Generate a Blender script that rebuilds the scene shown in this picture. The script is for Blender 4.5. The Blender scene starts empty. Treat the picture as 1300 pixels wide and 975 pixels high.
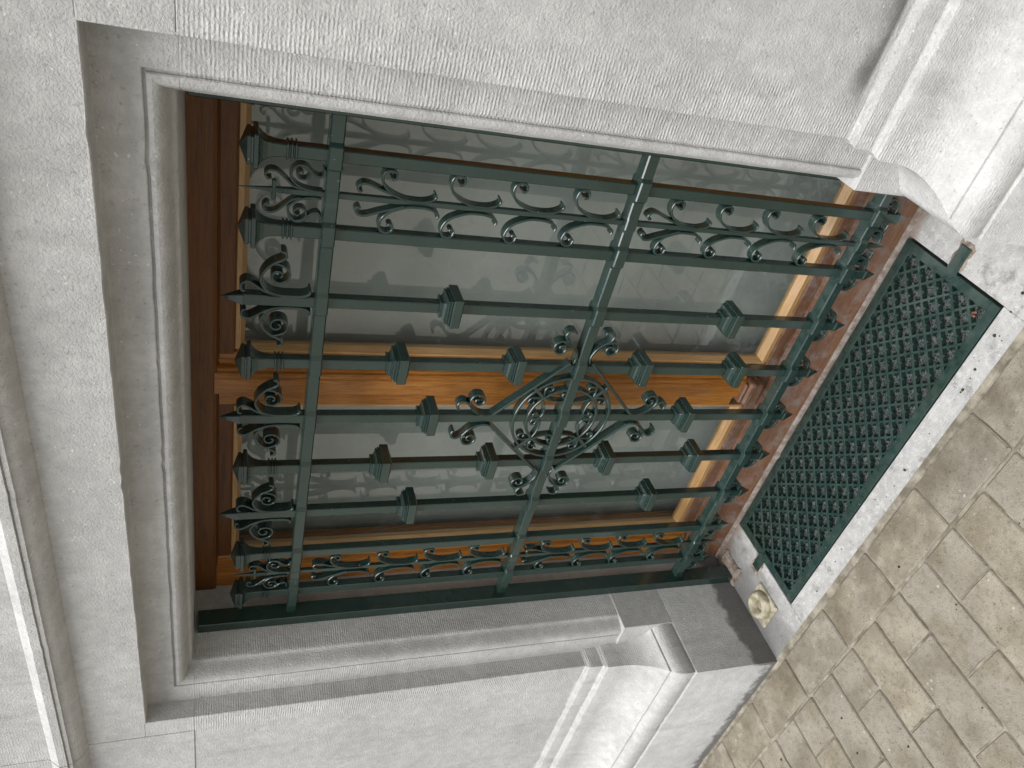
import bpy, math, random
from mathutils import Matrix, Vector
random.seed(7)
R_ = math.radians
U = 0.138            # metres per bar spacing of the grille (solved from 22 x 11 cm pavers)
ZG = -1.41           # pavement level in those units
SC = bpy.context.scene
COL = SC.collection

def W(p):            # units -> metres, pavement at z = 0
    return Vector((p[0]*U, p[1]*U, (p[2]-ZG)*U))

# ------------------------------------------------------------------ camera
cam = bpy.data.cameras.new('camera'); camo = bpy.data.objects.new('camera', cam); COL.objects.link(camo)
cx = Vector((0.22643909642751048, -0.2669334245369098, -0.9367346916144883))
cy = -Vector((-0.7800203530869924, -0.6256699560651242, -0.010264250947291331))
cz = -Vector((-0.583346881691448, 0.7329963526119779, -0.3498896435712273))
m = Matrix((cx, cy, cz)).transposed().to_4x4(); m.translation = W((7.56487787, -8.69779681, 9.17225744))
camo.matrix_world = m
cam.sensor_width = 36; cam.lens = 36*977.395/1300; cam.clip_start = 0.02; cam.clip_end = 3000
SC.camera = camo
# ------------------------------------------------------------------ world and sun (overcast)
SUN_EL, SUN_AZ = R_(66), R_(-4)          # high, from the street side
world = bpy.data.worlds.new('World'); SC.world = world; world.use_nodes = True
nt = world.node_tree; bg = nt.nodes['Background']
sky = nt.nodes.new('ShaderNodeTexSky'); sky.sky_type = 'NISHITA'; sky.sun_disc = False
sky.sun_elevation = SUN_EL; sky.sun_rotation = R_(180)+SUN_AZ; sky.air_density = 1.0; sky.dust_density = 4.0; sky.ozone_density = 1.0
hs = nt.nodes.new('ShaderNodeHueSaturation'); hs.inputs['Saturation'].default_value = 0.12
nt.links.new(sky.outputs[0], hs.inputs['Color']); nt.links.new(hs.outputs[0], bg.inputs[0]); bg.inputs[1].default_value = 0.055
sl = bpy.data.lights.new('sun', 'SUN'); sl.energy = 1.5; sl.angle = R_(50); sl.color = (1, .995, .985)
so = bpy.data.objects.new('sun', sl); COL.objects.link(so)
d = Vector((math.sin(SUN_AZ)*math.cos(SUN_EL), -math.cos(SUN_AZ)*math.cos(SUN_EL), math.sin(SUN_EL)))
so.rotation_euler = d.to_track_quat('Z', 'Y').to_euler(); so.location = d*20
vs = SC.view_settings; vs.view_transform = 'Standard'; vs.look = 'None'; vs.gamma = 1; vs.exposure = 1.38
SC.cycles.max_bounces = 8; SC.cycles.diffuse_bounces = 4

# ------------------------------------------------------------------ materials
class NB:
    def __init__(s, name):
        s.m = bpy.data.materials.new(name); s.m.use_nodes = True; s.t = s.m.node_tree
        s.b = s.t.nodes['Principled BSDF']; s.out = s.t.nodes['Material Output']
    def n(s, typ, **kw):
        nd = s.t.nodes.new(typ)
        for k, v in kw.items():
            if k.startswith('i_'):
                key = k[2:]; key = int(key) if key.isdigit() else key.replace('_', ' ')
                if hasattr(v, 'is_output') or isinstance(v, bpy.types.NodeSocket): s.t.links.new(v, nd.inputs[key])
                else: nd.inputs[key].default_value = v
            else: setattr(nd, k, v)
        return nd
    def L(s, a, b): s.t.links.new(a, b)
    def pos(s):
        if not hasattr(s, '_p'): s._p = s.n('ShaderNodeNewGeometry').outputs['Position']
        return s._p
    def obj(s): return s.n('ShaderNodeTexCoord').outputs['Object']
    def noise(s, v, sc, det=4, rough=.55, dist=0): 
        nd = s.n('ShaderNodeTexNoise', i_Vector=v, i_Scale=sc, i_Detail=det, i_Roughness=rough, i_Distortion=dist); return nd.outputs['Fac']
    def ramp(s, f, stops):
        nd = s.n('ShaderNodeValToRGB', i_Fac=f); r = nd.color_ramp
        while len(r.elements) < len(stops): r.elements.new(.5)
        for e, (p, c) in zip(r.elements, stops):
            e.position = p; e.color = (c, c, c, 1) if isinstance(c, (int, float)) else (*c, 1)
        return nd.outputs[0]
    def math(s, op, a, b=0.0, c=0.0, clamp=False):
        nd = s.n('ShaderNodeMath', operation=op, use_clamp=clamp)
        for i, v in enumerate((a, b, c)):
            if isinstance(v, (int, float)): nd.inputs[i].default_value = v
            else: s.L(v, nd.inputs[i])
        return nd.outputs[0]
    def mix(s, f, a, b, mode='MIX'):
        nd = s.n('ShaderNodeMix', data_type='RGBA', blend_type=mode)
        for k, v in ((0, f), (6, a), (7, b)):
            if isinstance(v, (int, float)): nd.inputs[k].default_value = v if k == 0 else (v, v, v, 1)
            elif isinstance(v, tuple): nd.inputs[k].default_value = (*v, 1)
            else: s.L(v, nd.inputs[k])
        return nd.outputs[2]
    def sm(s, v, a, b):
        nd = s.n('ShaderNodeMapRange', interpolation_type='SMOOTHSTEP', i_Value=v)
        nd.inputs[1].default_value = a; nd.inputs[2].default_value = b
        return nd.outputs[0]
    def bump(s, h, dist, strength=1.0, normal=None):
        nd = s.n('ShaderNodeBump', i_Height=h, i_Distance=dist, i_Strength=strength)
        if normal is not None: s.L(normal, nd.inputs['Normal'])
        return nd.outputs[0]
    def fin(s, col, rough, normal=None, **kw):
        for k, v in (('Base Color', col), ('Roughness', rough), ('Normal', normal)):
            if v is None: continue
            if isinstance(v, tuple): s.b.inputs[k].default_value = (*v, 1)
            elif isinstance(v, (int, float)): s.b.inputs[k].default_value = v
            else: s.L(v, s.b.inputs[k])
        for k, v in kw.items(): s.b.inputs[k.replace('_', ' ')].default_value = v
        return s.m

def stone_mat(name, tone=1.0, comb=True, slab=False):
    b = NB(name); p = b.pos()
    sep = b.n('ShaderNodeSeparateXYZ', i_0=p); X, Y, Z = sep.outputs
    big = b.noise(p, 5, 5, .6); mid = b.noise(p, 38, 5, .65); fine = b.noise(p, 240, 3, .6)
    c = b.mix(b.sm(big, .3, .7), (.375*tone, .373*tone, .367*tone), (.455*tone, .453*tone, .447*tone))
    c = b.mix(b.sm(mid, .38, .68), c, b.mix(1.0, c, (1.16, 1.16, 1.15), 'MULTIPLY'))
    st2 = b.n('ShaderNodeMapping', i_Vector=p); st2.inputs['Scale'].default_value = (1, 1, .16)
    streak = b.sm(b.noise(st2.outputs[0], 22, 5, .65), .52, .74)
    c = b.mix(b.math('MULTIPLY', streak, .32), c, (.22*tone, .215*tone, .205*tone))
    pale = b.sm(b.noise(p, 11, 5, .7, 1.0), .56, .72)
    c = b.mix(b.math('MULTIPLY', pale, .35), c, (.56*tone, .555*tone, .545*tone))
    # fossil flecks, light and dark
    vor = b.n('ShaderNodeTexVoronoi', i_Vector=b.n('ShaderNodeVectorMath', operation='ADD', i_0=p, i_1=b.n('ShaderNodeVectorMath', operation='SCALE', i_0=b.n('ShaderNodeTexNoise', i_Vector=p, i_Scale=60.).outputs['Color'], i_Scale=.02).outputs[0]).outputs[0], i_Scale=95.)
    fl = b.math('MULTIPLY', b.sm(vor.outputs['Distance'], .22, .08), b.sm(b.noise(p, 30, 2), .52, .62))
    c = b.mix(b.math('MULTIPLY', fl, .85), c, (.68*tone, .675*tone, .66*tone))
    dk = b.math('MULTIPLY', b.sm(b.noise(p, 130, 3, .7), .58, .72), .5)
    c = b.mix(dk, c, (.2*tone, .195*tone, .19*tone))
    pits = b.sm(b.noise(p, 230, 3, .7), .35, .6)
    height = b.math('ADD', b.math('MULTIPLY', pits, .5), b.math('MULTIPLY', fine, .6))
    height = b.math('ADD', height, b.math('MULTIPLY', mid, .4))
    if comb:
        # tooled margin: fine horizontal chisel lines beside the opening and on the plinth
        ax = b.math('ABSOLUTE', X); wob = b.math('MULTIPLY', b.noise(p, 14, 3), .10)
        m1 = b.sm(b.math('ADD', ax, wob), 6.5*U, 5.95*U)
        m1 = b.math('MULTIPLY', m1, b.sm(Z, 11.2*U, 10.9*U))
        m2 = b.math('MULTIPLY', b.sm(Z, 3.75*U, 3.45*U), b.sm(X, 0, .1))
        m3 = b.sm(Z, 12.55*U, 12.6*U)
        msk = b.math('MAXIMUM', b.math('MAXIMUM', m1, b.math('MULTIPLY', m2, .4)), b.math('MULTIPLY', m3, .3))
        mold = b.math('MULTIPLY', b.sm(ax, 4.99*U, 4.97*U), b.sm(Y, -.735*U, -.76*U))
        msk = b.math('MULTIPLY', msk, b.math('SUBTRACT', 1.0, b.math('MULTIPLY', mold, b.sm(Z, 2.9*U, 3.0*U))))
        msk = b.math('MULTIPLY', msk, b.math('ADD', .4, b.math('MULTIPLY', b.sm(Z, 2.7*U, 3.2*U), .6)))
        msk = b.math('MULTIPLY', msk, b.sm(b.noise(p, 22, 4), .25, .5))
        zz = b.math('ADD', Z, b.math('MULTIPLY', b.noise(p, 30, 3), .005))
        saw = b.math('FRACT', b.math('MULTIPLY', zz, 1/.0054))
        tri = b.math('ABSOLUTE', b.math('SUBTRACT', saw, .5))
        irr = b.sm(b.noise(p, 90, 3), .3, .62)
        comb_h = b.math('MULTIPLY', b.math('MULTIPLY', tri, msk), irr)
        height = b.math('ADD', height, b.math('MULTIPLY', comb_h, 2.0))
        c = b.mix(b.math('MULTIPLY', comb_h, 1.3), c, b.mix(1.0, c, (1.22, 1.22, 1.22), 'MULTIPLY'))
        # black run-off stain above the string course, grime at the foot
        st = b.math('MULTIPLY', b.math('MULTIPLY', b.sm(Z, 3.86*U, 3.92*U), b.sm(b.math('ADD', Z, b.math('MULTIPLY', b.noise(p, 16, 3), .06)), 4.5*U, 4.1*U)), b.math('MULTIPLY', b.sm(b.math('ADD', X, b.math('MULTIPLY', b.noise(p, 9, 3), .15)), 6.0*U, 6.9*U), b.sm(b.noise(p, 12, 4), .34, .5)))
        c = b.mix(b.math('MULTIPLY', st, .8), c, (.07, .07, .068))
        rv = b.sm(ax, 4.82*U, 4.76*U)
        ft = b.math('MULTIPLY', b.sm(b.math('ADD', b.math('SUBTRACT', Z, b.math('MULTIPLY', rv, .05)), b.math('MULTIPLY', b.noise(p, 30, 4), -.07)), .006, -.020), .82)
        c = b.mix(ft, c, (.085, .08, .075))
    if slab:
        c = b.mix(b.sm(b.noise(p, 18, 5, .7), .52, .66), c, (.22, .215, .205))
        c = b.mix(b.math('MULTIPLY', b.sm(b.noise(p, 60, 4, .7), .48, .66), .45), c, (.56, .555, .54))
        # damp grime towards the left pier
        g = b.math('MULTIPLY', b.sm(b.math('ADD', X, b.math('MULTIPLY', b.noise(p, 20, 4), .12)), -2.9*U, -3.9*U), .8)
        c = b.mix(g, c, (.145, .142, .138))
        # rust run by the weathered sill
        r = b.math('MULTIPLY', b.sm(b.math('ADD', Y, b.math('MULTIPLY', b.noise(p, 25, 4), .05)), .40*U, .58*U), .6)
        c = b.mix(r, c, (.26, .17, .12))
    return b.fin(c, b.math('ADD', .78, b.math('MULTIPLY', mid, .15)), b.bump(height, .0016, .7), Specular_IOR_Level=.3)

def paint_mat():
    b = NB('green_paint'); p = b.pos()
    c = b.mix(b.sm(b.noise(p, 12, 4), .3, .7), (.010, .027, .0225), (.014, .034, .029))
    ch = b.sm(b.noise(p, 190, 2, .5), .745, .765)
    c = b.mix(ch, c, (.22, .25, .23))
    dust = b.math('MULTIPLY', b.sm(b.n('ShaderNodeSeparateXYZ', i_0=b.n('ShaderNodeNewGeometry').outputs['Normal']).outputs[2], .55, 1.), b.sm(b.noise(p, 45, 4), .3, .7))
    c = b.mix(b.math('MULTIPLY', dust, .12), c, (.16, .18, .165))
    zz = b.n('ShaderNodeSeparateXYZ', i_0=p).outputs[2]
    ru = b.math('MULTIPLY', b.sm(b.noise(p, 75, 5, .7), .63, .68), b.sm(b.math('ADD', zz, b.math('MULTIPLY', b.noise(p, 9, 2), .2)), .32, .10))
    c = b.mix(b.math('MULTIPLY', ru, .4), c, (.11, .055, .03))
    h = b.math('ADD', b.noise(p, 70, 3), b.math('MULTIPLY', b.noise(p, 320, 2), .35))
    return b.fin(c, b.math('ADD', .12, b.math('MULTIPLY', b.noise(p, 30, 3), .16)), b.bump(h, .0005, .35), IOR=1.5, Coat_Weight=.3, Coat_Roughness=.06, Coat_IOR=1.7)

def wood_mat(name, c0, c1, c2, along='z', rough=.3, coat=.35, worn=0.0):
    b = NB(name); p = b.pos()
    mp = b.n('ShaderNodeMapping', i_Vector=p)
    mp.inputs['Scale'].default_value = (1, 1, .07) if along == 'z' else (.07, 1, 1)
    g = b.noise(mp.outputs[0], 130, 5, .65, 1.2); g2 = b.noise(mp.outputs[0], 500, 2); big = b.noise(mp.outputs[0], 24, 3)
    c = b.ramp(b.math('ADD', b.math('MULTIPLY', g, .7), b.math('MULTIPLY', big, .35)), [(.3, c0), (.52, c1), (.75, c2)])
    c = b.mix(b.math('MULTIPLY', b.sm(g2, .55, .7), .45), c, c0)
    if worn:
        w = b.sm(b.noise(p, 26, 5, .7), .56-worn*.3, .66)
        c = b.mix(b.math('MULTIPLY', w, .75), c, (.215, .175, .155))
    return b.fin(c, rough, b.bump(b.math('ADD', g, b.math('MULTIPLY', g2, .5)), .0008, .6), Coat_Weight=coat, Coat_Roughness=.18)

def glass_mat():
    b = NB('window_glass'); p = b.pos()
    fr = b.n('ShaderNodeFresnel', i_IOR=1.85); tr = b.n('ShaderNodeBsdfTransparent', i_Color=(.88, .90, .89, 1))
    gl = b.n('ShaderNodeBsdfGlossy', i_Roughness=.015, i_Color=(.95, .97, .97, 1))
    df = b.n('ShaderNodeBsdfDiffuse', i_Color=(.5, .5, .48, 1))
    back = b.n('ShaderNodeNewGeometry').outputs['Backfacing']
    m1 = b.n('ShaderNodeMixShader', i_0=b.math('MULTIPLY', fr.outputs[0], b.math('SUBTRACT', 1.0, back)), i_1=tr.outputs[0], i_2=gl.outputs[0])
    dust = b.math('MULTIPLY', b.math('ADD', .03, b.math('MULTIPLY', b.sm(b.noise(p, 18, 4, .7), .52, .74), .10)), b.math('SUBTRACT', 1.0, back))
    m2 = b.n('ShaderNodeMixShader', i_0=dust, i_1=m1.outputs[0], i_2=df.outputs[0])
    b.L(m2.outputs[0], b.out.inputs[0]); b.t.nodes.remove(b.b)
    return b.m

def paver_mat():
    b = NB('concrete_paver'); p = b.pos()
    rnd = b.n('ShaderNodeObjectInfo').outputs['Random']
    pr = b.n('ShaderNodeVectorMath', operation='ADD', i_0=p, i_1=b.n('ShaderNodeCombineXYZ', i_0=b.math('MULTIPLY', rnd, 9.0), i_1=b.math('MULTIPLY', rnd, 23.0)).outputs[0]).outputs[0]
    big = b.noise(pr, 9, 5, .65); mid = b.noise(p, 70, 4, .7)
    c = b.mix(b.sm(big, .32, .68), (.20, .175, .132), (.30, .27, .214))
    c = b.mix(b.math('MULTIPLY', rnd, .55), c, (.215, .205, .178))
    vor = b.n('ShaderNodeTexVoronoi', i_Vector=p, i_Scale=260.)
    vc = b.n('ShaderNodeSeparateColor', i_0=vor.outputs['Color'])
    fl = b.math('MULTIPLY', b.sm(vor.outputs['Distance'], .5, .2), b.sm(vc.outputs[0], .2, .9))
    c = b.mix(b.math('MULTIPLY', fl, .6), c, b.mix(vc.outputs[1], (.07, .06, .045), (.40, .37, .31)))
    v2 = b.n('ShaderNodeTexVoronoi', i_Vector=p, i_Scale=75.)
    big_fl = b.math('MULTIPLY', b.sm(v2.outputs['Distance'], .26, .18), b.sm(b.n('ShaderNodeSeparateColor', i_0=v2.outputs['Color']).outputs[0], .86, .9))
    c = b.mix(b.math('MULTIPLY', big_fl, .7), c, b.mix(b.n('ShaderNodeSeparateColor', i_0=v2.outputs['Color']).outputs[1], (.05, .045, .035), (.52, .48, .40)))
    c = b.mix(b.math('MULTIPLY', b.sm(mid, .5, .7), .5), c, (.11, .098, .078))
    stn = b.math('MULTIPLY', b.sm(b.noise(pr, 7.5, 4, .6), .46, .64), .7)
    c = b.mix(stn, c, b.mix(1.0, c, (.66, .62, .55), 'MULTIPLY'))
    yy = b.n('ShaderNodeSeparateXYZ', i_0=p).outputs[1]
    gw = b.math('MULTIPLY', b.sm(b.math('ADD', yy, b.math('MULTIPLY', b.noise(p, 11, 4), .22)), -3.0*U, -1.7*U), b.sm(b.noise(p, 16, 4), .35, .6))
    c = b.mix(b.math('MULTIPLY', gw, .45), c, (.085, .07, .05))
    h = b.math('ADD', b.math('MULTIPLY', mid, .8), b.math('ADD', b.math('MULTIPLY', b.noise(p, 300, 3), .6), b.math('MULTIPLY', fl, .4)))
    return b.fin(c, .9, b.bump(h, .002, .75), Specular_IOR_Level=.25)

def plain_mat(name, a, c2, scale=40, rough=.85, bumpd=.003):
    b = NB(name); p = b.pos(); f = b.noise(p, scale, 5, .65)
    c = b.mix(b.sm(f, .35, .68), a, c2)
    return b.fin(c, rough, b.bump(b.math('ADD', f, b.math('MULTIPLY', b.noise(p, scale*6, 3), .5)), bumpd, .7), Specular_IOR_Level=.3)

def ground_mat():
    b = NB('street_ground'); p = b.pos()
    br = b.n('ShaderNodeTexBrick', i_Vector=p, i_Scale=1.0)
    br.inputs['Color1'].default_value = (.27, .25, .21, 1); br.inputs['Color2'].default_value = (.33, .31, .265, 1); br.inputs['Mortar'].default_value = (.16, .145, .12, 1)
    br.inputs['Mortar Size'].default_value = .004; br.inputs['Brick Width'].default_value = .22; br.inputs['Row Height'].default_value = .11
    f = b.noise(p, 40, 5, .7)
    c = b.mix(b.sm(f, .35, .7), br.outputs[0], (.25, .225, .18))
    return b.fin(c, .92, b.bump(f, .003, .6))

def mesh_screen_mat():
    b = NB('wire_screen'); p = b.pos()
    vor = b.n('ShaderNodeTexVoronoi', feature='DISTANCE_TO_EDGE', i_Vector=p, i_Scale=165.)
    wire = b.sm(vor.outputs['Distance'], .16, .09)
    c = b.mix(wire, (.008, .01, .01), (.075, .09, .083))
    return b.fin(c, .6, b.bump(wire, .002, .6))

M = {}
M['wall'] = stone_mat('blue_stone'); M['slab'] = stone_mat('slab_stone', .84, False, True)
M['paint'] = paint_mat(); M['glass'] = glass_mat(); M['paver'] = paver_mat(); M['ground'] = ground_mat(); M['screen'] = mesh_screen_mat()
M['wood'] = wood_mat('varnished_oak', (.14, .045, .008), (.38, .145, .022), (.55, .25, .05), 'z', .38, .15)
M['wood_shaded'] = wood_mat('shaded_oak_rail', (.045, .014, .0012), (.13, .043, .004), (.19, .07, .009), 'x', .5, .04)  # same oak, with the shade under the lintel put into its colour
M['bead'] = wood_mat('pale_oak', (.30, .17, .065), (.46, .28, .12), (.58, .38, .19), 'z', .4, .2)
M['beadx'] = wood_mat('pale_oak_rail', (.30, .16, .055), (.48, .28, .11), (.60, .38, .17), 'x', .4, .2)
M['worn'] = wood_mat('worn_oak', (.065, .028, .014), (.17, .078, .038), (.24, .13, .075), 'x', .5, .1, .35)
M['mortar'] = plain_mat('sill_mortar', (.20, .155, .125), (.36, .32, .29), 60)
M['rust'] = plain_mat('rusty_mortar', (.12, .09, .068), (.30, .26, .22), 60, .95)
M['cream'] = plain_mat('weathered_cream', (.22, .195, .13), (.46, .43, .33), 40, .7)
M['sand'] = plain_mat('joint_sand', (.115, .10, .075), (.29, .265, .215), 16, .95)
M['dark'] = plain_mat('pit_dark', (.012, .013, .013), (.03, .03, .028), 30)
M['grit'] = plain_mat('dark_grit', (.03, .027, .024), (.07, .06, .05), 90)
M['blind'] = plain_mat('grey_blind', (.40, .425, .41), (.46, .485, .468), 6, .9, .001)
M['leaf'] = plain_mat('red_leaf', (.13, .045, .03), (.24, .11, .09), 90)

# ------------------------------------------------------------------ object helpers
ORI = {}
def link(name, me, mat, parent, origin):
    if mat: 
        if not me.materials: me.materials.append(mat)
    o = bpy.data.objects.new(name, me); COL.objects.link(o)
    po = ORI.get(parent.name, Vector((0, 0, 0))) if parent else Vector((0, 0, 0))
    o.location = origin-po; o.parent = parent; ORI[o.name] = origin.copy()
    return o
def mk(name, verts, faces, mat, parent=None, origin=None, smooth=None):
    """verts in units; the object's origin defaults to the parent's"""
    org = W(origin) if origin is not None else (ORI[parent.name] if parent else Vector((0, 0, 0)))
    me = bpy.data.meshes.new(name); me.from_pydata([(W(v)-org)[:] for v in verts], [], faces)
    if smooth is not None:
        for pl in me.polygons: pl.use_smooth = True
        me.set_sharp_from_angle(angle=R_(smooth))
    me.validate(); me.update()
    import bmesh
    bm = bmesh.new(); bm.from_mesh(me); bmesh.ops.recalc_face_normals(bm, faces=bm.faces); bm.to_mesh(me); bm.free()
    return link(name, me, mat, parent, org)
def copy_of(o, parent, origin, name=None):
    c = bpy.data.objects.new(name or o.name.split('.')[0], o.data); COL.objects.link(c); org = W(origin)
    c.location = org-(ORI[parent.name] if parent else Vector((0, 0, 0))); c.parent = parent; ORI[c.name] = org
    return c
def empty(name, origin, label, cat, group=None):
    o = bpy.data.objects.new(name, None); COL.objects.link(o); o.location = W(origin); ORI[o.name] = W(origin)
    o['label'] = label; o['category'] = cat
    if group: o['group'] = group
    o.empty_display_size = .1
    return o
def rings(sections, closed=False, caps=True):
    """loft a list of equal length vertex loops"""
    n = len(sections[0]); v = [p for s in sections for p in s]; f = []
    k = len(sections)
    for i in range(k if closed else k-1):
        a, b = i*n, ((i+1) % k)*n
        for j in range(n):
            f.append((a+j, a+(j+1) % n, b+(j+1) % n, b+j))
    if caps and not closed:
        f.append(tuple(range(n))[::-1]); f.append(tuple((k-1)*n+j for j in range(n)))
    return v, f
def sheet(sections):
    n = len(sections[0]); v = [p for s in sections for p in s]; f = []
    for i in range(len(sections)-1):
        for j in range(n-1):
            f.append((i*n+j, i*n+j+1, (i+1)*n+j+1, (i+1)*n+j))
    return v, f
def box(x0, x1, y0, y1, z0, z1, c=0.0):
    if c <= 0:
        v = [(x, y, z) for z in (z0, z1) for y in (y0, y1) for x in (x0, x1)]
        return v, [(0, 2, 3, 1), (4, 5, 7, 6), (0, 1, 5, 4), (2, 6, 7, 3), (0, 4, 6, 2), (1, 3, 7, 5)]
    def loop(i, z): return [(x0+c+i, y0+i, z), (x1-c-i, y0+i, z), (x1-i, y0+c+i, z), (x1-i, y1-c-i, z), (x1-c-i, y1-i, z), (x0+c+i, y1-i, z), (x0+i, y1-c-i, z), (x0+i, y0+c+i, z)]
    return rings([loop(c*.7, z0), loop(0, z0+c), loop(0, z1-c), loop(c*.7, z1)])
def join(parts):
    V, F = [], []
    for v, f in parts:
        k = len(V); V += list(v); F += [tuple(i+k for i in q) for q in f]
    return V, F
def sqlathe(x, y, prof, ch=.012):
    secs = []
    for z, h in prof:
        c = min(ch, h*.3)
        secs.append([(x-h+c, y-h, z), (x+h-c, y-h, z), (x+h, y-h+c, z), (x+h, y+h-c, z), (x+h-c, y+h, z), (x-h+c, y+h, z), (x-h, y+h-c, z), (x-h, y-h+c, z)])
    return rings(secs)
def lathe(cxy, prof, n=28):
    return rings([[(cxy[0]+r*math.cos(2*math.pi*i/n), cxy[1]+r*math.sin(2*math.pi*i/n), z) for i in range(n)] for r, z in prof])
def spline(pts, sub=5):
    out = []
    P = [pts[0]]+list(pts)+[pts[-1]]
    for i in range(1, len(P)-2):
        p0, p1, p2, p3 = P[i-1:i+3]
        for k in range(sub):
            t = k/sub
            out.append(tuple(.5*((2*p1[a])+(-p0[a]+p2[a])*t+(2*p0[a]-5*p1[a]+4*p2[a]-p3[a])*t*t+(-p0[a]+3*p1[a]-3*p2[a]+p3[a])*t**3) for a in (0, 1)))
    out.append(tuple(pts[-1])); return out
def ribbon(pts, t=.032, y0=-.10, y1=.09, sub=5, closed=False, raw=False, taper=True):
    """flat iron strip on edge following a curve in the x,z plane"""
    p = pts if raw else spline(pts, sub); n = len(p); secs = []; c = min(.008, t*.3)
    for i, (x, z) in enumerate(p):
        a = p[(i-1) % n] if (closed or i > 0) else p[i]; b = p[(i+1) % n] if (closed or i < n-1) else p[i]
        dx, dz = b[0]-a[0], b[1]-a[1]; l = math.hypot(dx, dz) or 1; nx, nz = -dz/l, dx/l
        k = 1.25
        if taper and not closed: k = 1.25*min(1, .55+.45*min(i, n-1-i)/3)
        h = t/2*k
        sec = [(-h, y0+c), (-h+c, y0), (h-c, y0), (h, y0+c), (h, y1), (-h, y1)]
        secs.append([(x+nx*q, y, z+nz*q) for q, y in sec])
    return rings(secs, closed)
def spiral(cx_, cz_, r0, a0, turns, sgn, r1=.02, n=18):
    return [(cx_+(r0+(r1-r0)*i/n)*math.cos(a0+sgn*turns*2*math.pi*i/n), cz_+(r0+(r1-r0)*i/n)*math.sin(a0+sgn*turns*2*math.pi*i/n)) for i in range(n+1)]
def mirx(parts): 
    v, f = parts; return [(-x, y, z) for x, y, z in v], [q[::-1] for q in f]
def nz(a=.012): return random.uniform(-a, a)
# smooth 1-D noise for hand-cut edges
def edge_noise(n, amp, seed):
    rr = random.Random(seed); v = [rr.uniform(-1, 1) for _ in range(n)]; o = []
    for i in range(n):
        o.append(amp*(.5*v[i]+.25*(v[i-1]+v[(i+1) % n])) - (amp*3.2*rr.random() if rr.random() < .045 else 0))
    return o

# ------------------------------------------------------------------ ground
g = mk('street_ground', [(-4000, -4000, ZG-.14), (4000, -4000, ZG-.14), (4000, -2.3, ZG-.14), (-4000, -2.3, ZG-.14)], [(0, 1, 2, 3)], M['ground']); g['kind'] = 'structure'
pav = mk('pavement', *box(-13.6, 12.6, -11.6, -2.2, ZG-.13, ZG-.03), M['sand'], None, (0, -6, ZG-.13)); pav['kind'] = 'structure'
def paver(name, x0, x1, y0, y1, seed):
    rr = random.Random(seed); w, l = (x1-x0)/2-.014, (y1-y0)/2-.014
    c = .022; h = .135
    def loop(i, z, j=.012):
        q = [(-w+c+i, -l+i), (0, -l+i+rr.uniform(-j, j)), (w-c-i, -l+i), (w-i, -l+c+i), (w-i+rr.uniform(-j, j), 0), (w-i, l-c-i), (w-c-i, l-i), (0, l-i+rr.uniform(-j, j)), (-w+c+i, l-i), (-w+i, l-c-i), (-w+i+rr.uniform(-j, j), 0), (-w+i, -l+c+i)]
        return [(x+(x0+x1)/2, y+(y0+y1)/2, z+ZG-.13) for x, y in q]
    v, f = rings([loop(0, 0, 0), loop(0, h-.025), loop(.02, h, .006)])
    return mk(name, v, f, M['paver'], pav, ((x0+x1)/2, (y0+y1)/2, ZG-.13))
protos_a = [paver('paver', 0, .8, 0, 1.61, s) for s in range(4)]
protos_b = [paver('paver', 0, 1.63, 0, .85, s+9) for s in range(3)]
protos_c = [paver('paver', 0, .8, 0, .80, s+30) for s in range(2)]
def put(protos, cxx, cyy):
    rr = random.Random(int(cxx*131+cyy*977))
    c = copy_of(rr.choice(protos), pav, (cxx, cyy, ZG-.13+rr.uniform(-.006, .006)), 'paver')
    c.rotation_euler = (rr.uniform(-.006, .006), rr.uniform(-.006, .006), rr.uniform(-.008, .008)+(math.pi if rr.random() < .5 else 0))
for k in range(-5, 10): put(protos_b, -4.49+1.63*k+.815, -2.69)
for k in range(-10, 20):
    xc = -4.39+.805*k+.4; A = (k % 2 == 0) == False
    y = -3.15
    if A: put(protos_c, xc, y-.4); y -= .80
    while y > -10.4: put(protos_a, xc, y-.81); y -= 1.615
for o in protos_a+protos_b+protos_c: bpy.data.objects.remove(o)
# grit on the pavement
rr = random.Random(3); parts = []
for _ in range(85):
    x, y, s = rr.uniform(-7.5, 2.5), rr.uniform(-7, -2.6), rr.choice((.008, .012, .012, .018, .03))
    if rr.random() < .3: y = rr.uniform(-2.0, -1.75); x = rr.uniform(-3.5, 4)
    z = ZG+.005; a = rr.uniform(0, 3)
    pts = [(x+s*math.cos(a+i*1.257)*rr.uniform(.7, 1.3), y+s*math.sin(a+i*1.257)*rr.uniform(.7, 1.3)) for i in range(5)]
    parts.append(rings([[(p[0], p[1], z-.01) for p in pts], [(x+(p[0]-x)*.6, y+(p[1]-y)*.6, z+s*.7) for p in pts]]))
gr = mk('grit', *join(parts), M['grit'], None, (0, -4, ZG)); gr['kind'] = 'stuff'; gr['label'] = 'dark grit specks scattered over the pavers'

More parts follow.
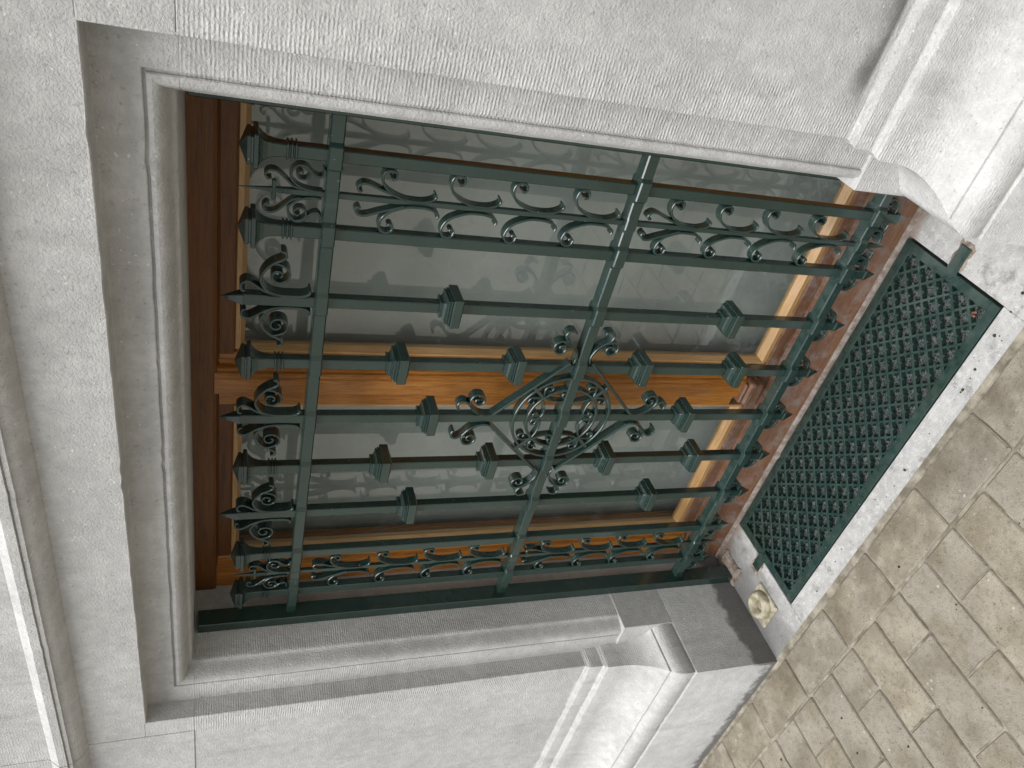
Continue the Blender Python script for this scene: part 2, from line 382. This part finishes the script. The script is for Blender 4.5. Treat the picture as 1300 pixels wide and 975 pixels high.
# stone slab with the grate recess
GX, GY0, GY1 = 3.53, -1.70, .42
def wob(a, b, n, fn, seed, amp=.012):
    e = edge_noise(n+1, amp, seed); return [fn(a+(b-a)*i/n, e[i]) for i in range(n+1)]
sp = [box(-5.2, -GX, -2.225, .62, ZG-.5, ZG, .012), box(GX+.012, 5.2, -2.225, .62, ZG-.5, ZG, .012),
      box(-GX, GX+.012, -2.225, GY0-.005, ZG-.5, ZG, .012), box(-GX, GX+.012, GY1, .62, ZG-.5, ZG, .008)]
front = wob(-5.2, 5.2, 60, lambda x, e: (x, e), 5)
sv, sf = rings([[(x, -2.215, ZG-.3), (x, -2.245-e*.8, ZG-.3), (x, -2.245-e*.8, ZG-.035), (x, -2.222-e*.3, ZG-.004), (x, -2.205, ZG-.003)] for x, e in front])
slab = mk('pavement_slab', *join(sp), M['slab'], None, (0, -1, ZG)); slab['kind'] = 'structure'
mk('slab_edge', sv, sf, M['slab'], slab)
mk('pit', *join([box(-GX, GX, GY0, GY1, ZG-1.3, ZG-1.25)]), M['dark'], slab)
# sand packed against the foot of the wall
e1 = edge_noise(140, .02, 44)
sv, sf = sheet([[(-13.5+26*i/139, -2.15, ZG+.012), (-13.5+26*i/139, -2.235+e1[i]*.3, ZG+.002), (-13.5+26*i/139, -2.25+e1[i]*.5, ZG-.008), (-13.5+26*i/139, -2.262+e1[i]*.5, ZG-.03)] for i in range(140)])
mk('joint_mortar', sv, sf, M['sand'], pav)

# ------------------------------------------------------------------ stone facade
fac = empty('stone_facade', (0, -1.36, ZG), 'pale grey dressed stone wall framing the barred window, with moulded jambs and plinth', 'wall')
XO, YW, ZL = 5.44, -1.36, 10.32
PROF = [(-.02, -1.36), (-.004, -1.36), (.008, -1.345), (.010, -1.03), (.018, -1.022), (.415, -1.022), (.425, -1.015), (.428, -.985), (.455, -.985), (.458, -1.015),
        (.47, -1.03), (.505, -1.035), (.545, -1.02), (.57, -.995), (.592, -.96), (.608, -.92), (.62, -.88), (.632, -.84), (.643, -.80), (.655, -.77), (.672, -.752), (.684, -.738), (.692, -.715), (.696, -.69), (.696, 1.5)]
def frame_sec(fn, jit):
    return [fn(o+(jit if 0 < i < 22 else 0)*(.6 if i > 6 else 1), y+(jit*.5 if i in (1, 2, 3) else 0)) for i, (o, y) in enumerate(PROF)]
def jamb(s, z0, z1, seed):
    n = 70; e = edge_noise(n+1, .007, seed)
    return sheet([frame_sec(lambda o, y, z=z0+(z1-z0)*i/n: (s*(XO-o), y, z), e[i]) for i in range(n+1)])
for s, sd in ((-1, 11), (1, 12)):
    v, f = jamb(s, -1.6, 9.583, sd); mk('jamb', v, f, M['wall'], fac, smooth=28)
# lintel with its moulded returns, mitred
e = edge_noise(90, .007, 21); secs = []
secs += [frame_sec(lambda o, y: (-(XO-o), y, 9.5855), 0)]
for i in range(80):
    t = i/79
    secs.append(frame_sec(lambda o, y: ((-(XO-o))+t*2*(XO-o), y, ZL-o), e[i] if 0 < i < 79 else 0))
secs += [frame_sec(lambda o, y: ((XO-o), y, 9.5855), 0)]
v, f = sheet(secs); mk('lintel_moulding', v, f, M['wall'], fac, smooth=28)
# wall faces: ashlar blocks with fine joints
J = .0016
def block(name, x0, x1, z0, z1, seed, hard=None):
    """front face at YW, with cut edges; depth behind"""
    return mk(name, *box(x0+J, x1-J, YW, YW+1.2, z0+J, z1-J, .010), M['wall'], fac)
block('wall_stone', XO-.01, 15, 2.2, 9.584, 1); block('wall_stone', -9.6, -XO+.01, 2.2, 9.584, 2); block('wall_stone', -15, -9.6, 2.2, 9.584, 2)
mk('lintel', *box(-5.86, 15, YW+.001, YW+1.2, ZL+.012, 11.3, .008), M['wall'], fac)
mk('lintel_end', *box(-5.86+J, -XO+.01, YW+.001, YW+1.2, 9.584+J, ZL+.011, .006), M['wall'], fac)
mk('lintel_end', *box(XO-.01, 15, YW+.001, YW+1.2, 9.584+J, ZL+.011, .006), M['wall'], fac)
mk('wall_stone', *box(-15, -5.86-J, YW-.012, YW+1.2, 9.584+J, 11.3, .012), M['wall'], fac)
mk('backing', *join([box(-16, -5.25, -.9, 3, -1.5, 30), box(5.25, 16, -.9, 3, -1.5, 30), box(-5.25, 5.25, -.9, 3, 10.15, 30)]), M['wall'], fac)
# string course above
SP = [(-1.30, 11.19), (-1.37, 11.185), (-1.40, 11.20), (-1.46, 11.225), (-1.52, 11.27), (-1.56, 11.325), (-1.575, 11.375), (-1.61, 11.38), (-1.615, 11.43), (-1.60, 11.435), (-1.60, 11.445), (-1.635, 11.45), (-1.64, 11.56), (-1.62, 11.58), (-1.53, 11.68), (-1.50, 11.70), (-1.50, 11.73), (-1.48, 11.735), (-1.48, 18), (-1.2, 18)]
e = edge_noise(201, .0035, 31)
for xa, xb in ((-15.0, -5.935), (-5.925, 5.0), (5.01, 15.0)):
    n = max(20, int((xb-xa)*7))
    v, f = sheet([[(xa+(xb-xa)*i/n, y-(e[i % 200] if 1 < k < 15 else 0), z+(e[i % 200]*.5 if 1 < k < 15 else 0)) for k, (y, z) in enumerate(SP)] for i in range(n+1)])
    mk('string_course', v, f, M['wall'], fac, smooth=28)
# plinth, its moulding mitred round the window corner
PP = [(0, 2.56), (-.012, 2.545), (.0, 2.40), (.01, 2.375), (.072, 2.315), (.082, 2.29), (.085, 2.05), (.095, 2.035), (.16, 1.975), (.17, 1.95), (.178, 1.70), (.19, 1.55), (.23, 1.40), (.30, 1.26), (.40, 1.13), (.52, 1.035), (.62, .985), (.655, .97), (.66, .93), (.685, .925), (.74, .90), (.80, .83), (.825, .74), (.83, .62), (.82, .56), (.80, .54), (.80, .51), (.835, .50), (.845, .48), (.845, -1.6)]
FX = .852
for s, sd in ((-1, 41), (1, 42)):
    secs = []; n = 60; e = edge_noise(n+60, .006, sd)
    for i in range(n+1):
        t = i/n
        secs.append([(s*(14-t*(14-(XO-ee*FX))), YW-ee-(e[i] if i < n else 0), z) for ee, z in PP])
    for i in range(1, 26):
        t = i/25
        secs.append([(s*(XO-ee*FX-(e[n+i]*.5)), YW-ee+t*(1.36+.62+ee), z) for ee, z in PP])
    v, f = sheet(secs); mk('plinth', v, f, M['wall'], fac, smooth=28)
    xa, xb = sorted((s*5.42, s*4.726)); mk('stop_block', *box(xa, xb, -1.06, .7, -1.5, 1.62, .012), M['wall'], fac)
mk('sill_lip', *rings([[(x, .40+q[0]+w, ZG+q[1]) for q in ((.02, -.3), (.022, .02), (.035, .055), (.07, .075), (.12, .08), (.4, .08), (.4, -.3))] for x, w in [(-4.7+9.4*i/70, ww) for i, ww in enumerate(edge_noise(71, .012, 77))]]), M['mortar'], fac)

# ------------------------------------------------------------------ wooden window
win = empty('wooden_window', (0, .9, ZG), 'varnished orange-brown wooden double window with grey panes behind the iron bars', 'window')
GYP = .98       # glass plane
ZT, ZB = 8.90, -.16
def prism_z(prof, z0, z1): return rings([[(x, y, z0) for x, y in prof], [(x, y, z1) for x, y in prof]])
def prism_x(prof, x0, x1): return rings([[(x0, y, z) for y, z in prof], [(x1, y, z) for y, z in prof]])
# mullion: moulded cover strip between the two sashes
mp_ = [(-.50, 1.2), (-.50, .86), (-.47, .835), (-.22, .835), (-.21, .80), (-.17, .78), (-.165, .70), (-.13, .665), (.13, .665), (.145, .68), (.155, .69), (.165, .68), (.185, .66), (.215, .66), (.24, .685), (.245, .72), (.25, .73), (.265, .725), (.285, .74), (.295, .77), (.30, .835), (.34, .835), (.35, .82), (.39, .82), (.40, .835), (.47, .835), (.50, .86), (.50, 1.2)]
mk('mullion', *prism_z(mp_, .05, 9.31), M['wood'], win, smooth=35)
mk('mullion_foot', *sqlathe(0, .78, [(-.24, .24), (-.08, .24), (-.06, .26), (0, .25), (.04, .21), (.10, .22), (.12, .19)], .03), M['worn'], win)
for s in (-1, 1):
    EX = 3.99 if s < 0 else 4.32
    xa0, xb0 = sorted((s*.55, s*(EX-.05)))
    st = [(s*q, y) for q, y in ((EX, 1.3), (EX, .86), (EX+.06, .82), (EX+.22, .82), (EX+.25, .76), (4.9, .74), (4.9, 1.3))]
    mk('stile', *prism_z(st, -.5, 9.7), M['wood'], win)
    mk('bead', *prism_z([(s*.50, 1.05), (s*.50, .87), (s*.54, .86), (s*.60, .96), (s*.60, 1.05)], -.3, 9.0), M['bead'], win)
    mk('bead', *prism_z([(s*EX, 1.05), (s*EX, .87), (s*(EX-.04), .86), (s*(EX-.10), .96), (s*(EX-.10), 1.05)], -.3, 9.0), M['bead'], win)
    xa, xb = sorted((s*.54, s*(EX-.04)))
    mk('bead', *prism_x([(1.05, ZT), (.97, ZT), (.875, ZT+.06), (.875, ZT+.13), (1.05, ZT+.13)], xa, xb), M['beadx'], win)
    mk('bead', *prism_x([(1.05, ZB), (.975, ZB), (.865, ZB-.09), (.865, ZB-.17), (1.05, ZB-.17)], xa, xb), M['beadx'], win)
    pn = mk('pane', *box(xa0, xb0, GYP, GYP+.04, -.3, 9.0), M['glass'], win)
    mk('frosted_backing', *box(*sorted((s*.002, s*4.9)), GYP+.50, GYP+.53, -.7, 9.9), M['blind'], pn)
mk('head_rail', *prism_x([(1.2, 9.03), (.86, 9.03), (.84, 9.06), (.84, 9.24), (.80, 9.27), (.70, 9.28), (.68, 9.33), (.68, 9.8), (1.2, 9.8)], -4.75, 4.75), M['wood_shaded'], win)
mk('bottom_rail', *prism_x([(1.2, -.33), (.85, -.33), (.83, -.36), (.82, -.56), (1.2, -.56)], -4.75, 4.75), M['worn'], win)
mk('weatherboard', *prism_x([(1.2, -.565), (.80, -.565), (.775, -.60), (.72, -.75), (.64, -.95), (.56, -1.12), (.50, -1.24), (.475, -1.30), (.475, -1.36), (1.2, -1.36)], -4.72, 4.72), M['worn'], win, smooth=30)

# ------------------------------------------------------------------ iron grille
gri = empty('window_grille', (0, 0, ZG), 'dark green wrought iron window grille with spear tips, scrolls and a central ring', 'grille')
ZC = (-.02, 4.01, 8.01)
BARS = {-4: 'cap', -3.5: 'needle', -3: 'cap', -2: 'spear', -1: 'cap', 0: 'spear', 1: 'cap', 2: 'spear', 3: 'cap', 3.5: 'needle', 4: 'cap'}
KN = {2: (6.27, 1.70), 1: (6.86, 5.09, 2.93, 1.15), 0: (6.27, 1.74)}
H = .076
# prototypes built at x = 0, then copied
def proto(parts, name, smooth=None):
    o = mk(name, *parts, M['paint'], None, (0, 0, 0), smooth); return o
P_ = {}
tip = [(-.68, .004), (-.44, .088), (-.42, .088), (-.40, H)]
P_['cap_bar'] = proto(sqlathe(0, 0, tip+[(8.40, H)]), 'bar')
P_['spear_bar'] = proto(sqlathe(0, 0, tip+[(8.96, H), (8.97, .082), (9.24, .003)]), 'bar')
P_['needle_bar'] = proto(sqlathe(0, -.01, [(-.55, .004), (-.30, .036), (8.45, .036), (8.6, .03), (9.06, .003)], .006), 'bar')
fin = [(8.40, H)]
for zc in (8.44, 8.487, 8.534): fin += [(zc-.018, H), (zc-.008, .098), (zc+.008, .098), (zc+.018, H)]
fin += [(8.60, .077), (8.68, .084), (8.75, .100), (8.80, .125), (8.835, .155), (8.845, .185), (8.852, .198), (8.895, .198), (8.902, .186), (8.906, .158), (8.922, .155), (8.928, .168), (8.965, .168), (8.972, .158), (9.05, .004)]
P_['cap'] = proto(sqlathe(0, 0, fin), 'finial')
kn = [(.175, H), (.175, .12), (.155, .124), (.148, .112), (.125, .120), (.100, .145), (.086, .178), (.084, .190), (.066, .194), (.060, .180), (.054, .180), (.050, .204), (.032, .208), (.026, .194), (.020, .194), (.014, .226), (.006, .234), (-.115, .234), (-.125, .226), (-.130, .18), (-.150, .16), (-.155, .12), (-.17, .115), (-.17, H)]
kn = [(z*.96, H+(h-H)*.92) for z, h in kn]
P_['knob'] = proto(sqlathe(0, 0, kn, .006), 'knob')
def rivet(x, z, y=-.035, r=.017):
    v, f = lathe((0, 0), [(r*.95, 0), (r*.8, r*.5), (r*.4, r*.8), (.001, r*.9)], 8)
    sx = 1 if x > 0 else -1
    return [(x+sx*(q[2]), y+q[1], z+q[0]) for q in v], f
def lr(key, parts, name):
    P_[key+'+'] = proto(parts, name, 35); P_[key+'-'] = proto(mirx(parts), name, 35)
# spear scrolls
lr('spear_scroll', join([
    ribbon([(.19, 8.165), (.145, 8.16), (.112, 8.20), (.095, 8.27), (.092, 8.36), (.092, 8.50), (.12, 8.62), (.18, 8.705), (.30, 8.765), (.43, 8.725), (.53, 8.63), (.59, 8.52), (.635, 8.475), (.69, 8.49), (.70, 8.54)], .028),
    ribbon([(.088, 8.50), (.115, 8.62), (.17, 8.745), (.235, 8.84), (.275, 8.92), (.235, 8.99), (.155, 8.985), (.14, 8.94)], .026),
    ribbon([(.535, 8.625), (.525, 8.54), (.48, 8.455), (.40, 8.42), (.315, 8.45), (.275, 8.53), (.30, 8.61), (.37, 8.635), (.43, 8.595), (.425, 8.53), (.375, 8.51), (.35, 8.545)], .022),
    rivet(.11, 8.25), rivet(.105, 8.35)]), 'scroll')
lr('needle_scroll', join([
    ribbon([(.34, 8.13), (.27, 8.115), (.225, 8.16), (.255, 8.24), (.335, 8.32), (.345, 8.41), (.28, 8.48), (.18, 8.49), (.12, 8.44), (.07, 8.36), (.045, 8.24), (.045, 8.12)], .022, -.075, .05),
    ribbon([(.05, 8.36), (.09, 8.46), (.17, 8.55), (.245, 8.64), (.255, 8.73), (.20, 8.775), (.15, 8.74), (.165, 8.705)], .020, -.075, .05),
    ribbon([(.345, 8.41), (.315, 8.32), (.25, 8.28), (.185, 8.32), (.185, 8.39), (.235, 8.425), (.275, 8.39), (.25, 8.355)], .018, -.075, .05)]), 'scroll')
P_['needle_cross'] = proto(box(-.125, .125, -.035, .025, 8.635, 8.685, .012), 'crosspiece')
C0 = [(.315, -.075), (.375, -.065), (.405, -.005), (.385, .065), (.315, .095), (.225, .075), (.15, .01), (.095, -.09), (.055, -.22), (.045, -.34), (.05, -.48), (.085, -.595), (.13, -.64), (.175, -.625)]
def cparts(sc):
    pts = [(x, z*sc if z < -.1 else z) for x, z in C0]
    return join([ribbon(pts, .024, -.085, .055), rivet(.058, -.34*sc), rivet(.06, -.46*sc),
                 ribbon([(.315, -.075), (.295, -.035), (.32, -.01)], .03, -.085, .055)])
lr('c_scroll', cparts(.95), 'scroll')
lr('leaf', ribbon([(.04, -.20), (.09, -.06), (.15, .11), (.20, .24), (.205, .33), (.15, .385), (.105, .36), (.115, .325)], .024, -.085, .055), 'scroll')
lr('foot_curl', ribbon([(.085, -.34), (.17, -.345), (.25, -.30), (.295, -.21), (.27, -.13), (.205, -.125), (.185, -.175), (.215, -.20)], .030, -.075, .075), 'foot_scroll')
bars = {}
for x, kind in BARS.items():
    b = copy_of(P_[kind+'_bar'], gri, (x, 0, 0), 'bar'); bars[x] = b
    if kind == 'cap': copy_of(P_['cap'], b, (x, 0, 0))
    if kind == 'needle':
        copy_of(P_['needle_cross'], b, (x, 0, 0))
        for z in (7.33, 6.50, 5.665, 4.83, 3.40, 2.58, 1.76, .92):
            for s in '+-':
                c_ = copy_of(P_['c_scroll'+s], b, (x, nz(.008), z+nz(.018))); c_.rotation_euler.y = nz(.035); c_.scale = (1+nz(.07), 1, 1+nz(.04))
        for z in (7.33, 3.40):
            for s in '+-': copy_of(P_['leaf'+s], b, (x, 0, z))
    if kind != 'cap':
        for s in '+-':
            c_ = copy_of(P_[kind+'_scroll'+s], b, (x, nz(.008), 0)); c_.scale = (1+nz(.06), 1, 1+nz(.0025))
    for s in '+-':
        c_ = copy_of(P_['foot_curl'+s], b, (x, nz(.01), nz(.01))); c_.rotation_euler.y = nz(.08)
    for z in KN.get(abs(x), ()): 
        k = copy_of(P_['knob'], b, (x, 0, z+nz(.012))); k.rotation_euler.z = nz(.04)
# crossbars swollen where the bars pass through
for zc in ZC:
    st = [(-4.62, .105)]
    for x in sorted(BARS):
        w, a = (.13, .155) if BARS[x] != 'needle' else (.07, .125)
        st += [(x-w-.045, .105), (x-w, a), (x+w, a), (x+w+.045, .105)]
    st.append((4.62, .105)); secs = []
    for x, h in st:
        q = nz(.003); c = .016; z0, z1 = zc-.085+nz(.002), zc+.085+nz(.002); h += q
        secs.append([(x, -h, z0+c), (x, -h+c, z0), (x, h-c, z0), (x, h, z0+c), (x, h, z1-c), (x, h-c, z1), (x, -h+c, z1), (x, -h, z1-c)])
    mk('crossbar', *rings(secs), M['paint'], gri)
# side posts: flat iron standing against the reveals
for s in (-1, 1):
    xa, xb = sorted((s*4.53, s*4.735)); mk('side_post', *box(xa, xb, -.23, .10, ZG+.01, 9.56, .014), M['paint'], gri)
# central rings, lozenge arms and volutes
CZ = 4.03
def circ(r, n=64): return [(r*math.cos(2*math.pi*i/n), CZ+r*math.sin(2*math.pi*i/n)) for i in range(n)]
mk('ring', *ribbon(circ(.83),   .034, -.100, .03, closed=True, raw=True), M['paint'], gri, smooth=40)
mk('ring', *ribbon(circ(.60),   .034, -.100, .03, closed=True, raw=True), M['paint'], gri, smooth=40)
def ltrans(pts, o, s, t): return [(o[0]+a*s[0]+b*t[0], o[1]+a*s[1]+b*t[1]) for a, b in pts]
END = [(.0, .02), (.10, .005), (.22, .035), (.33, .115), (.42, .235), (.515, .285), (.59, .24), (.585, .15), (.555, .13)]
VOL = [(.20, .025), (.30, .10), (.385, .21), (.405, .325), (.345, .41), (.245, .405), (.185, .335), (.20, .255), (.27, .225), (.325, .265), (.315, .325), (.27, .33)]
for sx in (-1, 1):
    for sz in (-1, 1):
        A = (sx*.105, CZ+sz*1.22); B = (sx*1.14, CZ+sz*.185)
        arm = mk('lozenge_arm', *ribbon([A, ((A[0]+B[0])/2, (A[1]+B[1])/2), B], .034, -.125, .03, sub=2, taper=False), M['paint'], gri)
        for o, s_, t_ in (((sx*.088, CZ+sz*1.22), (0, sz), (sx, 0)), ((sx*1.14, CZ+sz*.115), (sx, 0), (0, sz))):
            mk('volute', *join([ribbon(ltrans(END, o, s_, t_), .030, -.125, .03), ribbon(ltrans(VOL, o, s_, t_), .026, -.125, .03)]), M['paint'], arm, smooth=40)
        # small scrolls in and between the rings
        a = math.atan2(sz, sx); ps = []
        def pol(r, da): return (r*math.cos(a+da), CZ+r*math.sin(a+da))
        ps.append(ribbon([pol(.58, 0), pol(.72, 0), pol(.90, 0)], .05, -.098, .02, sub=2, taper=False))
        for k in (-1, 1):
            ps.append(ribbon([pol(.64, k*.06), pol(.70, k*.10), pol(.765, k*.19), pol(.755, k*.30), pol(.69, k*.325), pol(.665, k*.25), pol(.70, k*.21)], .024, -.098, .02))
            ps.append(ribbon([pol(.57, k*.05), pol(.50, k*.10), pol(.42, k*.26), pol(.37, k*.52), pol(.41, k*.74), pol(.50, k*.76), pol(.53, k*.60), pol(.475, k*.54), pol(.455, k*.62)], .024, -.098, .02))
            pass
        mk('ring_scroll', *join(ps), M['paint'], gri, smooth=40)
for o in P_.values(): bpy.data.objects.remove(o)

# ------------------------------------------------------------------ cast iron ground grate
gt = empty('ground_grate', (0, -.64, ZG), 'green cast iron ventilation grate of pierced diamond cells set in the slab', 'grate')
GXI, F = 3.50, .17; y0, y1 = -1.685, .405; zt = ZG+.012
for nm, bx_ in (('frame_bar', (-GXI, GXI, y0, y0+F)), ('frame_bar', (-GXI, GXI, y1-F, y1)), ('frame_bar', (-GXI, -GXI+F, y0+F-.004, y1-F+.004)), ('frame_bar', (GXI-F, GXI, y0+F-.004, y1-F+.004))):
    k = .001 if bx_[1]-bx_[0] < 1 else 0
    mk(nm, *box(*bx_, zt-.16, zt-k, .010), M['paint'], gt)
xa, xb, ya, yb = -GXI+F-.02, GXI-F+.02, y0+F-.02, y1-F+.02; hz = zt-.008
PITCH = .384; OFF = 1.489; OFY = .108
def clipline(px, py, dx, dy):
    t0, t1 = -1e9, 1e9
    for p, d_, lo, hi in ((px, dx, xa, xb), (py, dy, ya, yb)):
        a, b = (lo-p)/d_, (hi-p)/d_; t0 = max(t0, min(a, b)); t1 = min(t1, max(a, b))
    return t0, t1
q = math.sqrt(.5); STEP = PITCH*q
for dsgn in (1, -1):
    dx, dy = q, q*dsgn; nx, ny = -dy, dx
    for k in range(-40, 41):
        px, py = OFF+PITCH*k, OFY
        t0, t1 = clipline(px, py, dx, dy)
        if t1-t0 < .08: continue
        w = .026; zb = hz-.10; top = hz-(.002 if dsgn < 0 else 0)
        def P3(t, n_, z): return (px+dx*t+nx*n_, py+dy*t+ny*n_, z)
        parts = [rings([[P3(t, -w, zb), P3(t, w, zb), P3(t, w, top-.01), P3(t, w-.008, top), P3(t, -w+.008, top), P3(t, -w, top-.01)] for t in (t0, t1)])]
        # cusps half way along every cell side
        i0, i1 = int(math.ceil(t0/STEP-.5)), int(math.floor(t1/STEP-.5))
        for i in range(i0, i1+1):
            t = (i+.5)*STEP
            for sgn in (-1, 1):
                parts.append(rings([[P3(t-.03, sgn*w*.8, z), P3(t-.012, sgn*(w+.034), z), P3(t+.012, sgn*(w+.034), z), P3(t+.03, sgn*w*.8, z)] for z in (zb+.02, top-.006)]))
        mk('lattice_bar', *join(parts), M['paint'], gt)
mk('wire_screen', [(xa, ya, zt-.135), (xb, ya, zt-.135), (xb, yb, zt-.135), (xa, yb, zt-.135)], [(0, 1, 2, 3)], M['screen'], gt)
def lug(xs, ys, w, l, s):
    n = 8; prof = [(xs-s*w*math.sin(math.pi*i/n)*.9, ys-w+2*w*i/n) for i in range(n+1)]
    prof += [(xs+s*l, ys+w), (xs+s*l, ys-w)]
    return rings([[(x, y, zt-.06) for x, y in prof], [(x, y, zt+.014) for x, y in prof], [(xs+(x-xs)*.97, ys+(y-ys)*.93, zt+.022) for x, y in prof]])
mk('lug', *lug(3.46, -.655, .105, .47, 1), M['paint'], gt); mk('lug', *lug(-3.46, -.56, .105, .36, -1), M['paint'], gt)
def patch(cx0, cy0, rx, ry, seed, h=.012):
    rr = random.Random(seed); n = 36; k = [1+.10*math.sin(i*1.3+seed)+.06*math.sin(i*2.9+seed*2)+rr.uniform(-.03, .03) for i in range(n)]
    def lp(f, z): return [(cx0+rx*f*k[i]*max(-.8, min(.8, math.cos(2*math.pi*i/n)*1.15)), cy0+ry*f*k[i]*max(-.8, min(.8, math.sin(2*math.pi*i/n)*1.15)), z) for i in range(n)]
    return rings([lp(1, ZG-.01), lp(.96, ZG+h*.5), lp(.8, ZG+h)])
mk('mortar_patch', *patch(3.77, -.655, .28, .19, 1), M['rust'], slab)
mk('mortar_patch', *patch(-3.74, -.55, .24, .19, 2), M['rust'], slab)
mk('mortar_patch', *patch(-4.5, .0, .30, .42, 3, .06), M['rust'], slab)

# ------------------------------------------------------------------ round fitting in the corner, leaf scrap
ft = empty('floor_fitting', (-4.22, -1.2, ZG), 'cream round fitting with a central hole on a square base beside the grate', 'fitting')
mk('base_plate', *box(-4.22-.33, -4.22+.33, -1.2-.35, -1.2+.35, ZG-.01, ZG+.05, .03), M['cream'], ft)
mk('dome', *lathe((-4.22, -1.2), [(.30, ZG+.04), (.305, ZG+.07), (.29, ZG+.13), (.26, ZG+.18), (.22, ZG+.20), (.18, ZG+.185), (.14, ZG+.14), (.115, ZG+.10), (.10, ZG+.02), (.09, ZG-.10), (.001, ZG-.11)]), M['cream'], ft, smooth=50)
lf = mk('leaf_scrap', *join([rings([[(3.17+a, -1.36+b, zt-.03+.012*i), (3.20+a, -1.385+b, zt-.028+.012*i), (3.215+a, -1.35+b, zt-.03+.012*i), (3.185+a, -1.33+b, zt-.02+.012*i)] for i in (0, 1)]) for a, b in ((0, 0), (-.03, -.045), (.025, -.03), (-.05, .0))]), M['leaf'], None, (3.18, -1.36, ZG))
lf['label'] = 'tiny red leaf scrap caught in the corner of the green grate'; lf['category'] = 'leaf'
